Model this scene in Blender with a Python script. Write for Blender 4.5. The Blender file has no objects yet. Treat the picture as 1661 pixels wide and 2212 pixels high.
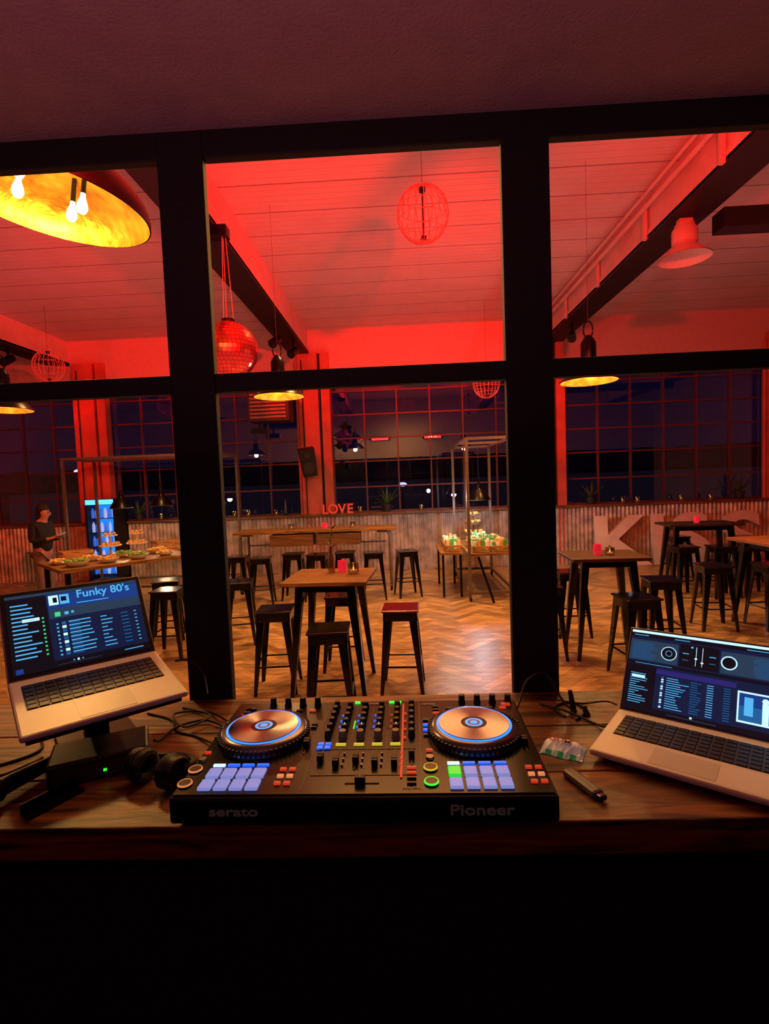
import bpy, bmesh, math, random
from mathutils import Matrix, Vector, Euler
random.seed(7)
COL=bpy.context.scene.collection
R=math.radians
try: bpy.context.scene.view_settings.view_transform='Standard'
except Exception: pass

# ---------------------------------------------------------------- materials
def s2l(r,g,b):
    f=lambda c:((c/255+.055)/1.055)**2.4 if c>10 else c/255/12.92
    return (f(r),f(g),f(b),1)
def mat(name,col,rough=.5,metal=0,emis=None,es=0,var=.15,nscale=12,bump=0,bscale=60,coat=0,trans=0,aniso=0,lo=.3,hi=.7):
    m=bpy.data.materials.new(name);m.use_nodes=True;nt=m.node_tree;N=nt.nodes;L=nt.links
    b=N['Principled BSDF'];col=s2l(*col)
    b.inputs['Roughness'].default_value=rough;b.inputs['Metallic'].default_value=metal
    b.inputs['Coat Weight'].default_value=coat;b.inputs['Transmission Weight'].default_value=trans
    if aniso: b.inputs['Anisotropic'].default_value=aniso
    tc=N.new('ShaderNodeTexCoord')
    if var:
        n=N.new('ShaderNodeTexNoise');n.inputs['Scale'].default_value=nscale;n.inputs['Detail'].default_value=5
        L.new(tc.outputs['Object'],n.inputs['Vector'])
        r=N.new('ShaderNodeValToRGB');r.color_ramp.elements[0].position=lo;r.color_ramp.elements[1].position=hi
        r.color_ramp.elements[0].color=tuple(c*(1-var) for c in col[:3])+(1,)
        r.color_ramp.elements[1].color=tuple(min(1,c*(1+var)) for c in col[:3])+(1,)
        L.new(n.outputs['Fac'],r.inputs['Fac']);L.new(r.outputs['Color'],b.inputs['Base Color'])
    else: b.inputs['Base Color'].default_value=col
    if bump:
        n2=N.new('ShaderNodeTexNoise');n2.inputs['Scale'].default_value=bscale;n2.inputs['Detail'].default_value=4
        L.new(tc.outputs['Object'],n2.inputs['Vector'])
        bp=N.new('ShaderNodeBump');bp.inputs['Strength'].default_value=bump;bp.inputs['Distance'].default_value=.01
        L.new(n2.outputs['Fac'],bp.inputs['Height']);L.new(bp.outputs['Normal'],b.inputs['Normal'])
    if emis:
        b.inputs['Emission Color'].default_value=s2l(*emis);b.inputs['Emission Strength'].default_value=es
    return m
def emat(name,col,s=1):
    return mat(name,(5,5,8),.4,0,col,s,var=0)
def glassmat(name,fac,tint=(255,255,255),rough=.0):
    m=bpy.data.materials.new(name);m.use_nodes=True;nt=m.node_tree;N=nt.nodes;L=nt.links;N.clear()
    o=N.new('ShaderNodeOutputMaterial');mx=N.new('ShaderNodeMixShader');t=N.new('ShaderNodeBsdfTransparent');g=N.new('ShaderNodeBsdfGlossy')
    t.inputs['Color'].default_value=s2l(*tint);g.inputs['Roughness'].default_value=rough
    mx.inputs[0].default_value=fac
    L.new(t.outputs[0],mx.inputs[1]);L.new(g.outputs[0],mx.inputs[2]);L.new(mx.outputs[0],o.inputs[0]);return m
def woodmat(name,c1,c2,scale=3,axis='X',rough=.5,bump=.2,attr=None):
    m=bpy.data.materials.new(name);m.use_nodes=True;nt=m.node_tree;N=nt.nodes;L=nt.links;b=N['Principled BSDF']
    tc=N.new('ShaderNodeTexCoord');mp=N.new('ShaderNodeMapping')
    mp.inputs['Scale'].default_value=(1,9,9) if axis=='X' else (9,1,9)
    L.new(tc.outputs['Object'],mp.inputs['Vector'])
    n=N.new('ShaderNodeTexNoise');n.inputs['Scale'].default_value=scale;n.inputs['Detail'].default_value=8;n.inputs['Distortion'].default_value=1.2
    L.new(mp.outputs[0],n.inputs['Vector'])
    r=N.new('ShaderNodeValToRGB');r.color_ramp.elements[0].position=.35;r.color_ramp.elements[1].position=.68
    r.color_ramp.elements[0].color=s2l(*c1);r.color_ramp.elements[1].color=s2l(*c2)
    L.new(n.outputs['Fac'],r.inputs['Fac'])
    out=r.outputs['Color']
    if attr:
        a=N.new('ShaderNodeAttribute');a.attribute_name=attr
        mr=N.new('ShaderNodeMapRange');mr.inputs['To Min'].default_value=.55;mr.inputs['To Max'].default_value=1.25
        L.new(a.outputs['Fac'],mr.inputs['Value'])
        vm=N.new('ShaderNodeVectorMath');vm.operation='SCALE';L.new(out,vm.inputs[0]);L.new(mr.outputs[0],vm.inputs['Scale']);out=vm.outputs[0]
    L.new(out,b.inputs['Base Color']);b.inputs['Roughness'].default_value=rough
    bp=N.new('ShaderNodeBump');bp.inputs['Strength'].default_value=bump;bp.inputs['Distance'].default_value=.004
    L.new(n.outputs['Fac'],bp.inputs['Height']);L.new(bp.outputs['Normal'],b.inputs['Normal'])
    return m
def boardmat(name,col,pitch,rough=.7):
    m=mat(name,col,rough,var=.05,nscale=3);nt=m.node_tree;N=nt.nodes;L=nt.links;b=N['Principled BSDF']
    tc=N.new('ShaderNodeTexCoord');sp=N.new('ShaderNodeSeparateXYZ');L.new(tc.outputs['Object'],sp.inputs[0])
    def line(p,w):
        d=N.new('ShaderNodeMath');d.operation='PINGPONG';d.inputs[1].default_value=p/2;L.new(sp.outputs['Y'],d.inputs[0])
        mr=N.new('ShaderNodeMapRange');mr.inputs['From Min'].default_value=0;mr.inputs['From Max'].default_value=w;L.new(d.outputs[0],mr.inputs['Value']);return mr.outputs[0]
    a=line(pitch,.014);c=line(pitch/5,.01)
    mul=N.new('ShaderNodeMath');mul.operation='MULTIPLY_ADD';mul.inputs[1].default_value=.25;L.new(c,mul.inputs[0]);L.new(a,mul.inputs[2])
    bp=N.new('ShaderNodeBump');bp.inputs['Strength'].default_value=.8;bp.inputs['Distance'].default_value=.02
    L.new(mul.outputs[0],bp.inputs['Height']);L.new(bp.outputs[0],b.inputs['Normal'])
    src=b.inputs['Base Color'].links[0].from_socket
    mr=N.new('ShaderNodeMapRange');mr.inputs['To Min'].default_value=.5;L.new(a,mr.inputs['Value'])
    vm=N.new('ShaderNodeVectorMath');vm.operation='SCALE';L.new(src,vm.inputs[0]);L.new(mr.outputs[0],vm.inputs['Scale']);L.new(vm.outputs[0],b.inputs['Base Color'])
    return m

BLK=mat('black_metal',(14,13,15),.3,.6,bump=.05)
BLKP=mat('black_paint',(8,8,9),.55,0,bump=.1)
BLKG=mat('black_gloss',(10,9,10),.2,.2,coat=.3)
RED_REFL=mat('red_reflection_gloss',(120,12,10),.22,.1,coat=.4)  # red reflection on a black seat, put into the base colour
PLAS=mat('black_plastic',(13,13,15),.38,0,bump=.05,bscale=400)
RUB=mat('black_rubber',(9,9,10),.6)
STEEL=mat('steel',(120,115,110),.35,.9)
GREYM=mat('grey_metal_frame',(105,90,84),.45,.3)
WHITE=mat('white_paint',(205,190,188),.7,var=.04,bump=.04,bscale=30)
GOLD=mat('gold_leaf',(200,160,66),.4,.95,var=.42,nscale=9,bump=.8,bscale=14,lo=.35,hi=.65)
ALU=mat('aluminium',(225,220,210),.45,.15,var=.03)
KEY=mat('key_black',(10,10,14),.5)
RED=mat('red_paint',(170,25,20),.5)
DGREY=mat('dark_grey',(40,40,44),.5)
WGLASS=glassmat('window_glass',.13,(190,185,205))
JAR=glassmat('jar_glass',.25,(230,225,220),.05)
WOODT=woodmat('table_wood',(85,58,30),(158,116,64),2.5,'X',.42)
WOODD=woodmat('desk_wood',(36,20,12),(138,84,46),4,'X',.42,.7)
WOODF=woodmat('floor_wood',(122,96,62),(184,150,102),2,'X',.36,.15,'tone')
SILLW=woodmat('sill_wood',(80,48,30),(130,88,56),2,'X',.5)
CEIL=boardmat('ceiling_boards',(200,184,188),.58)
BCEIL=mat('booth_ceiling_paint',(150,126,136),.85,bump=.35,bscale=120,var=.06)
CORR=mat('corrugated_metal',(190,172,160),.38,.4,var=.45,nscale=5,bump=.1)
LEAF=mat('leaf_green',(60,90,45),.5)
TERRA=mat('dark_pot',(40,35,38),.6)
SKIN=mat('skin',(165,115,95),.55,var=.05)
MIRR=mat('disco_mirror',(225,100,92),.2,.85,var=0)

# ---------------------------------------------------------------- mesh builder
class MB:
    def __init__(s): s.bm=bmesh.new()
    def _fin(s,verts,M,m):
        bmesh.ops.transform(s.bm,matrix=M,verts=verts)
        fs={f for v in verts for f in v.link_faces}
        for f in fs: f.material_index=m
    def box(s,c,d,rot=(0,0,0),m=0,taper=None):
        r=bmesh.ops.create_cube(s.bm,size=1);v=r['verts']
        if taper:
            for x in v:
                if x.co.z<0: x.co.x*=taper;x.co.y*=taper
        s._fin(v,Matrix.Translation(c)@Euler(rot).to_matrix().to_4x4()@Matrix.Diagonal((*d,1)),m);return s
    def cyl(s,p1,p2,r1,r2=None,seg=16,m=0,caps=True):
        p1=Vector(p1);p2=Vector(p2);d=p2-p1;r2=r1 if r2 is None else r2
        r=bmesh.ops.create_cone(s.bm,cap_ends=caps,segments=seg,radius1=r1,radius2=r2,depth=d.length)
        q=Vector((0,0,1)).rotation_difference(d.normalized()).to_matrix().to_4x4()
        s._fin(r['verts'],Matrix.Translation((p1+p2)/2)@q,m);return s
    def sph(s,c,r,seg=16,m=0,sc=(1,1,1)):
        q=bmesh.ops.create_uvsphere(s.bm,u_segments=seg,v_segments=max(6,seg//2),radius=r)
        s._fin(q['verts'],Matrix.Translation(c)@Matrix.Diagonal((*sc,1)),m);return s
    def lathe(s,prof,seg=32,m=0,c=(0,0,0)):
        rings=[]
        for (r,z) in prof:
            if r<1e-5: rings.append([s.bm.verts.new((c[0],c[1],c[2]+z))])
            else: rings.append([s.bm.verts.new((c[0]+r*math.cos(2*math.pi*i/seg),c[1]+r*math.sin(2*math.pi*i/seg),c[2]+z)) for i in range(seg)])
        for a,b in zip(rings,rings[1:]):
            for i in range(seg):
                j=(i+1)%seg
                if len(a)==1 and len(b)==1: continue
                if len(a)==1: f=s.bm.faces.new((a[0],b[i],b[j]))
                elif len(b)==1: f=s.bm.faces.new((a[i],a[j],b[0]))
                else: f=s.bm.faces.new((a[i],a[j],b[j],b[i]))
                f.material_index=m
        return s
    def tube(s,pts,r,seg=8,m=0,smooth=0,closed=False):
        P=[Vector(p) for p in pts]
        if smooth:
            Q=[];n=len(P)
            for i in range(n-1):
                a=P[max(i-1,0)];b=P[i];c=P[i+1];d=P[min(i+2,n-1)]
                for k in range(smooth):
                    t=k/smooth
                    Q.append(.5*((2*b)+(c-a)*t+(2*a-5*b+4*c-d)*t*t+(3*b-a-3*c+d)*t**3))
            Q.append(P[-1]);P=Q
        rings=[];up=Vector((0,0,1));n=len(P)
        for i,p in enumerate(P):
            if closed: t=(P[(i+1)%n]-P[i-1]).normalized()
            else: t=(P[min(i+1,n-1)]-P[max(i-1,0)]).normalized()
            u=t.cross(up)
            if u.length<.1: u=t.cross(Vector((1,0,0)))
            u.normalize();w=u.cross(t)
            rings.append([s.bm.verts.new(p+r*(u*math.cos(2*math.pi*k/seg)+w*math.sin(2*math.pi*k/seg))) for k in range(seg)])
        pr=list(zip(rings,rings[1:]))
        if closed: pr.append((rings[-1],rings[0]))
        for a,b in pr:
            for k in range(seg):
                j=(k+1)%seg;f=s.bm.faces.new((a[k],a[j],b[j],b[k]));f.material_index=m
        if not closed:
            f=s.bm.faces.new(rings[0]);f.material_index=m
            f=s.bm.faces.new(rings[-1][::-1]);f.material_index=m
        return s
    def poly(s,vs,m=0):
        f=s.bm.faces.new([s.bm.verts.new(v) for v in vs]);f.material_index=m;return s
    def obj(s,name,mats,parent=None,loc=(0,0,0),rot=(0,0,0),smooth=False,bevel=0,label=None):
        bmesh.ops.recalc_face_normals(s.bm,faces=s.bm.faces)
        me=bpy.data.meshes.new(name);s.bm.to_mesh(me);s.bm.free()
        if not isinstance(mats,(list,tuple)): mats=[mats]
        for m in mats: me.materials.append(m)
        if smooth:
            me.polygons.foreach_set('use_smooth',[True]*len(me.polygons))
            try: me.set_sharp_from_angle(angle=R(40))
            except Exception: pass
        o=bpy.data.objects.new(name,me);COL.objects.link(o);o.location=loc;o.rotation_euler=rot
        if parent: o.parent=parent
        if bevel:
            b=o.modifiers.new('bevel','BEVEL');b.width=bevel;b.segments=2;b.limit_method='ANGLE'
        if label: o['label']=label
        return o
def tag(o,label,cat,group=None):
    o['label']=label;o['category']=cat
    if group: o['group']=group
    return o
def thing(name,label,cat,loc=(0,0,0),rot=(0,0,0),group=None):
    o=bpy.data.objects.new(name,None);COL.objects.link(o);o.location=loc
    o.rotation_euler=rot if isinstance(rot,(tuple,list)) else (0,0,rot);o.empty_display_size=.1
    return tag(o,label,cat,group)
def dup(root,loc,rot=None,label=None,scale=None):
    def rec(o,p):
        n=o.copy();COL.objects.link(n)
        if p: n.parent=p
        for c in o.children: rec(c,n)
        return n
    n=rec(root,None);n.location=loc
    if rot is not None: n.rotation_euler=(n.rotation_euler[0],n.rotation_euler[1],rot)
    if label: n['label']=label
    if scale: n.scale=scale
    return n
def struct(o,label=None):
    o['kind']='structure'
    if label:o['label']=label
    return o
def text(name,body,size,m,parent=None,loc=(0,0,0),rot=(0,0,0),ext=0.002,off=0,align='CENTER',sx=1,bevel=0):
    c=bpy.data.curves.new(name,'FONT');c.body=body;c.size=size;c.extrude=ext;c.offset=off;c.align_x=align;c.bevel_depth=bevel
    t=bpy.data.objects.new('tmp',c);COL.objects.link(t)
    bpy.context.view_layer.update()
    me=bpy.data.meshes.new_from_object(t.evaluated_get(bpy.context.evaluated_depsgraph_get()))
    bpy.data.objects.remove(t);me.name=name;me.materials.clear();me.materials.append(m)
    o=bpy.data.objects.new(name,me);COL.objects.link(o);o.location=loc;o.rotation_euler=rot;o.scale=(sx,1,1)
    if parent:o.parent=parent
    return o
def light(name,kind,loc,power,col,parent=None,size=.1,rot=(0,0,0),spot=None,blend=.6,sy=None):
    l=bpy.data.lights.new(name,kind);l.energy=power;l.color=s2l(*col)[:3]
    if kind=='AREA':
        l.size=size
        if sy: l.shape='RECTANGLE';l.size_y=sy
    else: l.shadow_soft_size=size
    if kind=='SPOT': l.spot_size=R(spot);l.spot_blend=blend
    o=bpy.data.objects.new(name,l);COL.objects.link(o);o.location=loc;o.rotation_euler=rot
    if parent:o.parent=parent
    return o
def aim(o,target):
    o.rotation_euler=(Vector(target)-o.location).to_track_quat('-Z','Y').to_euler()

# ---------------------------------------------------------------- camera
f=1127.0
M=Matrix.Translation((0,0,1.9))@Matrix.Rotation(R(2.0),4,'Z')@Matrix.Rotation(R(90-3.35),4,'X')@Matrix.Rotation(R(-2.2),4,'Z')
cd=bpy.data.cameras.new('camera');cam=bpy.data.objects.new('camera',cd);COL.objects.link(cam)
cam.matrix_world=M;cd.sensor_fit='VERTICAL';cd.sensor_height=36;cd.lens=f*36/2212;cd.clip_start=.02;bpy.context.scene.camera=cam

# ---------------------------------------------------------------- world (dusk)
w=bpy.data.worlds.new('dusk_sky');bpy.context.scene.world=w;w.use_nodes=True;N=w.node_tree.nodes;L=w.node_tree.links
bg=N['Background'];tc=N.new('ShaderNodeTexCoord');sp=N.new('ShaderNodeSeparateXYZ');rp=N.new('ShaderNodeValToRGB')
L.new(tc.outputs['Generated'],sp.inputs[0]);L.new(sp.outputs['Z'],rp.inputs[0]);L.new(rp.outputs[0],bg.inputs[0])
e=rp.color_ramp.elements;e[0].position=0;e[0].color=s2l(30,33,68);e[1].position=.4;e[1].color=s2l(34,20,58)
bg.inputs[1].default_value=.62

# ---------------------------------------------------------------- room shell
XL,XR,YF,YB,H=-12,10,1.5,11.3,5.15
bm=bmesh.new();W=.1;n=5;rects=[]
rng=170
for k in range(-rng,rng):
    for mm in range(-17,18):
        x0=k+2*n*mm
        rects.append((x0,k,x0+n,k+1))
for x in range(-rng,rng):
    for mm in range(-17,18):
        y0=x-2*n+1+2*n*mm
        rects.append((x,y0,x+1,y0+n))
tones=[];cs=math.cos(R(45));g=.012
for (a,b,c,d) in rects:
    cx,cy=(a+c)/2*W,(b+d)/2*W;wx=cx*cs-cy*cs;wy=cx*cs+cy*cs+6
    if not(-9.5<wx<9.5 and 1.6<wy<11.1): continue
    vs=[]
    for (u,v) in ((a+g,b+g),(c-g,b+g),(c-g,d-g),(a+g,d-g)):
        u*=W;v*=W;vs.append(bm.verts.new((u*cs-v*cs,u*cs+v*cs+6,0)))
    bm.faces.new(vs);tones.append(random.random())
me=bpy.data.meshes.new('floor')
v=[bm.verts.new(p) for p in ((XL,YF,-.006),(XR,YF,-.006),(XR,YB,-.006),(XL,YB,-.006))];fb=bm.faces.new(v);fb.material_index=1;tones.append(.2)
bm.to_mesh(me);bm.free();at=me.attributes.new('tone','FLOAT','FACE');at.data.foreach_set('value',tones)
me.materials.append(WOODF);me.materials.append(mat('floor_gap',(60,38,24),.6))
fo=bpy.data.objects.new('floor',me);COL.objects.link(fo);struct(fo,'herringbone oak parquet floor')
struct(MB().box(((XL+XR)/2,(YF+YB)/2+.1,H+.05),(XR-XL+.4,YB-YF+.6,.1)).obj('ceiling',CEIL),'white boarded hall ceiling')
struct(MB().box((XL-.1,6.4,2.55),(.2,10.2,5.3)).obj('wall_left',WHITE))
struct(MB().box((XR+.1,6.4,2.55),(.2,10.2,5.3)).obj('wall_right',WHITE))
b=MB();b.box(((XL+XR)/2,11.33,.6),(22,.24,1.2));b.box(((XL+XR)/2,11.33,4.72),(22,.3,.86));struct(b.obj('wall_back',mat('lintel_paint',(205,160,160),.65,var=.04)),'back wall with painted lintel')
bm=bmesh.new();pp=.085;nn=int(20/pp*8);pv=None
for i in range(nn+1):
    x=-10+i*pp/8;y=11.05-.018*math.cos(2*math.pi*i/8)
    a=bm.verts.new((x,y,.0));c=bm.verts.new((x,y,1.21))
    if pv: bm.faces.new((pv[0],a,c,pv[1])).smooth=True
    pv=(a,c)
me=bpy.data.meshes.new('baseboard_back');bm.to_mesh(me);bm.free();me.materials.append(CORR)
o=bpy.data.objects.new('baseboard_back',me);COL.objects.link(o);struct(o,'rusty corrugated metal wainscot')
struct(MB().box((0,11.1,1.235),(20,.34,.05)).obj('trim_1',SILLW),'wooden window ledge')
tn=2
BW=mat('beam_white',(205,175,172),.6,var=.1,nscale=4)
for x in (-7.25,-2.06,3.22,8.4):
    b=MB();b.box((x,6.4,4.91),(.36,9.7,.5),m=0);b.box((x,6.4,4.65),(.4,9.7,.03),m=1);b.box((x+(-.185 if x>0 else .185),6.4,4.71),(.02,9.7,.1),m=0)
    b.box((x,6.4,4.68),(.39,9.7,.04),m=1)
    struct(b.obj('trim_%d'%tn,[BW,BLKP]),'painted ceiling beam with dark underside');tn+=1
struct(MB().box((6.0,5.9,4.55),(5.0,.22,.2)).obj('trim_%d'%tn,BLKP),'dark cross beam');tn+=1
b=MB();b.cyl((2.96,1.6,4.98),(2.96,11,4.98),.03,m=0);b.cyl((2.9,1.6,5.06),(2.9,11,5.06),.02,m=0)
for y in (3.5,5,6.5,8,9.5): b.box((3.0,y,4.86),(.04,.05,.42))
struct(b.obj('trim_%d'%tn,BW,smooth=True),'conduit pipes along the beam');tn+=1
COLM=mat('column_paint',(195,95,85),.5,var=.2,nscale=3)
for x in (-11.2,-6.6,-1.78,3.12,7.9):
    b=MB();b.box((x-.12,11.16,2.33),(.42,.2,4.64));b.box((x+.24,11.16,2.33),(.18,.2,4.64));b.box((x+.12,11.2,2.33),(.1,.1,4.64),m=1)
    b.cyl((x-.37,11.12,1.25),(x-.37,11.12,4.5),.03);b.cyl((x-.24,11.04,1.25),(x-.24,11.04,4.5),.012,m=1)
    struct(b.obj('trim_%d'%tn,[COLM,BLKP]),'painted steel wall column');tn+=1
wn=1
MUN=mat('muntin',(95,45,50),.5)
for (xa,xb) in ((-11,-6.9),(-6.3,-2.15),(-1.45,2.75),(3.5,7.6)):
    b=MB();b.box(((xa+xb)/2,11.3,2.78),(xb-xa,.01,3.06),m=0)
    nx=max(1,round((xb-xa)/.72))
    for i in range(nx+1): b.box((xa+(xb-xa)*i/nx,11.28,2.78),(.03,.05,3.06),m=1)
    for z in (1.27,1.8,2.35,2.85,3.35,3.85,4.3): b.box(((xa+xb)/2,11.28,z),(xb-xa,.045,.03),m=1)
    struct(b.obj('window_%d'%wn,[WGLASS,MUN]),'steel grid window at dusk');wn+=1

# booth : front partition
FM=mat('frame_black',(8,7,11),.7,.0,bump=.15,bscale=40)
def post(x0,x1,z0,z1,lab='black timber window frame'):
    global tn
    o=MB().box(((x0+x1)/2,1.415,(z0+z1)/2),(x1-x0,.03,z1-z0)).obj('trim_%d'%tn,FM,bevel=.003);struct(o,lab);tn+=1
post(-.612,-.49,.3,2.84);post(.285,.408,.3,2.84)
post(-2.0,-1.45,.3,2.84);post(1.25,2.0,.3,2.84)
for (xa,xb) in ((-1.45,-.605),(-.49,.29),(.405,1.25)):
    post(xa,xb,2.762,2.835);post(xa,xb,2.156,2.205);post(xa,xb,.3,1.29)
struct(MB().box((0,1.47,3.99),(24,.08,2.3)).obj('wall_front',WHITE),'wall above the booth window')
struct(MB().box((-7,1.46,1.42),(10,.12,2.84)).obj('wall_front_left',BLKP))
struct(MB().box((6,1.46,1.42),(8,.12,2.84)).obj('wall_front_right',BLKP))
struct(MB().box((0,-.1,2.852),(4,3.0,.04)).obj('ceiling_booth',BCEIL),'painted booth ceiling')
struct(MB().box((0,-.1,.28),(4,3.0,.04)).obj('floor_booth',BLKP),'dark booth floor')
struct(MB().box((-2.02,-.1,1.56),(.04,3.0,2.56)).obj('wall_booth_left',BLKP))
struct(MB().box((2.02,-.1,1.56),(.04,3.0,2.56)).obj('wall_booth_right',BLKP))
struct(MB().box((0,-1.62,1.56),(4,.04,2.56)).obj('wall_booth_back',BLKP))

# ---------------------------------------------------------------- outside
o=MB().box((0,41,-.1),(140,59,.1)).obj('ground',mat('asphalt',(16,16,22),.9));struct(o,'dark car park outside')
t=thing('building','long low white building outside','building',(0,30,-.05))
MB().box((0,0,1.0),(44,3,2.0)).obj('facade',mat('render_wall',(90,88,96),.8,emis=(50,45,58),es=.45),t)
MB().box((0,0,2.05),(44.4,3.4,.12)).obj('roof',BLKP,t)
b=MB()
for i in range(150):
    x=-60+i*.8;h=3.7+.35*random.random();b.sph((x,44,h-1.0),1.0,8);b.box((x,44.2,(h-1)/2),(1.2,.6,h-1))
o=b.obj('tree_line',mat('dark_foliage',(10,9,14),1.0,emis=(22,18,36),es=.25));tag(o,'dark line of trees beyond the car park','trees');o['kind']='stuff'
for (x,z) in ((.05,1.72),(-16.3,3.0)):
    t=thing('street_light','small bright white street light outside','street light',(x,26,-.05),group='street lights')
    MB().cyl((0,0,0),(0,0,z),.04).obj('pole',BLKP,t);MB().sph((0,-.1,z+.05),.13,sc=(1.6,1,.8)).obj('lamp_head',emat('street_white',(225,235,255),5),t)

# ---------------------------------------------------------------- LED bars on wall above booth
REDE=emat('red_led',(255,25,18),60)
for x in (-.8,1.3):
    t=thing('stage_light_bar','black LED wash bar glowing red on the wall','stage light',(x,1.6,3.62),group='stage light bars')
    MB().box((0,0,0),(.8,.14,.17)).obj('housing',BLKP,t,bevel=.01)
    MB().box((0,.073,0),(.66,.012,.13)).obj('diffuser',REDE,t)
    MB().box((0,-.09,.0),(.1,.1,.1)).obj('bracket',BLKP,t)

# ---------------------------------------------------------------- stool
def stool_obj(loc,rot=0,seatm=BLKG,lab='glossy black metal bar stool with splayed legs'):
    t=thing('bar_stool',lab,'stool',loc,rot,'black metal bar stools')
    b=MB();b.box((0,0,.752),(.33,.33,.02));b.obj('seat',seatm,t,bevel=.009)
    b=MB()
    for a in range(4):
        b.box((math.sin(a*math.pi/2)*.148,math.cos(a*math.pi/2)*.148,.705),(.27,.008,.08),(0,0,-a*math.pi/2))
    b.obj('apron',BLKG,t)
    for sx in (-1,1):
        for sy in (-1,1):
            b=MB();top=.132;bot=.185
            vs=[]
            for (c,wd,z) in ((top,.075,.745),(bot,.03,0)):
                x=c*sx;y=c*sy
                vs.append([(x+.012*sx,y+.012*sy,z),(x+.012*sx-wd*sx,y+.012*sy,z),(x+.012*sx-wd*sx,y+.006*sy,z),(x+.004*sx,y+.004*sy,z),(x+.006*sx,y+.012*sy-wd*sy,z),(x+.012*sx,y+.012*sy-wd*sy,z)])
            A=[b.bm.verts.new(p) for p in vs[0]];B=[b.bm.verts.new(p) for p in vs[1]]
            for i in range(6): b.bm.faces.new((A[i],A[(i+1)%6],B[(i+1)%6],B[i]))
            b.bm.faces.new(A);b.bm.faces.new(B)
            b.obj('leg',BLKG,t)
    b=MB();c=.17
    for (p,q) in (((-c,-c),(c,-c)),((c,-c),(c,c)),((c,c),(-c,c)),((-c,c),(-c,-c))): b.cyl((*p,.26),(*q,.26),.009,seg=8)
    b.obj('footrest',BLK,t)
    return t
s0=stool_obj((-1.22,4.77,0),R(4))
stool_obj((-.05,4.68,0),R(-3),RED_REFL,'black metal bar stool with red reflection coloured into its glossy seat')
S=[(-.62,4.07,3),(-.66,5.3,0),(-2.03,6.25,10),(-2.72,5.85,0),(-3.05,6.5,20),
 (-2.75,8.5,0),(-2.3,8.25,8),(-1.85,8.62,0),(-1.42,8.45,-5),(-.98,8.62,0),(-.5,8.45,3),(.04,8.55,15),
 (2.12,4.82,5),(2.72,5.6,-5),(1.44,5.46,0),(1.95,6.2,0),
 (4.2,7.95,5),(4.7,7.85,0),(5.2,7.92,-6),(4.75,9.2,0),(3.68,6.3,-8),(4.32,6.25,4),(5.7,8.9,0)]
for (x,y,r) in S: dup(s0,(x,y,0),R(r))

# ---------------------------------------------------------------- bar tables
def bar_table(loc,rot,w,d,label,wood=WOODT,h=1.05):
    t=thing('bar_table',label,'table',loc,rot)
    MB().box((0,0,h-.0175),(w,d,.035)).obj('table_top',wood,t,bevel=.005)
    for sx in (-1,1):
        for sy in (-1,1):
            b=MB();A=[];B=[]
            tx,ty=w/2-.16,d/2-.14;bx,by=w/2-.05,d/2-.05
            for (dx,dy) in ((0,0),(1,0),(1,1),(0,1)):
                A.append(b.bm.verts.new((sx*(tx+dx*.075-.03),sy*(ty+dy*.075-.03),h-.03)));B.append(b.bm.verts.new((sx*(bx+dx*.035-.02),sy*(by+dy*.035-.02),0)))
            for i in range(4): b.bm.faces.new((A[i],A[(i+1)%4],B[(i+1)%4],B[i]))
            b.bm.faces.new(A);b.bm.faces.new(B);b.obj('leg',BLKG,t)
    MB().box((0,0,h-.07),(w-.28,d-.24,.08)).obj('apron',BLK,t)
    return t
bar_table((-.69,4.8,0),R(-4),.76,.74,'tall square wooden bar table with black metal legs')
bar_table((2.08,5.52,0),R(-3),.76,.62,'tall bar table with dark top and black legs',woodmat('dark_top',(45,28,20),(85,55,36),2.5))
bar_table((4.72,8.5,0),R(-4),1.1,.6,'tall dark bar table near the ledge',woodmat('dark_top2',(35,24,20),(60,40,30),2.5))
bar_table((4.6,6.1,0),0,1.2,.95,'tall reddish wooden bar table',woodmat('red_top',(110,60,34),(160,95,56),2.5))
t=thing('communal_table','long wooden high table on steel tube frame with castors','table',(-1.56,9.3,0))
MB().box((0,0,1.08),(2.85,.62,.05)).obj('table_top',WOODT,t,bevel=.006)
for s in (-1,1):
    b=MB();b.tube([(s*1.32,-.26,.12),(s*1.32,-.26,.98),(s*1.27,-.26,1.04),(s*1.1,-.26,1.045)],.022,seg=10,m=0)
    b.tube([(s*1.32,.26,.12),(s*1.32,.26,.98),(s*1.27,.26,1.04),(s*1.1,.26,1.045)],.022,seg=10)
    b.cyl((s*1.32,-.26,.2),(s*1.32,.26,.2),.018);b.obj('leg_frame',GREYM,t,smooth=True)
    for y in (-.26,.26):
        MB().cyl((s*1.32-.02,y,.06),(s*1.32+.02,y,.06),.06,seg=20).obj('castor',RUB,t,smooth=True)
for x in (-.4,.42): MB().box((x,-.1,.93),(.76,.4,.2)).obj('drawer',SILLW,t,bevel=.005)
b=MB();b.box((0,-.02,.835),(2.5,.06,.02));b.obj('rail',GREYM,t)

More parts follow.
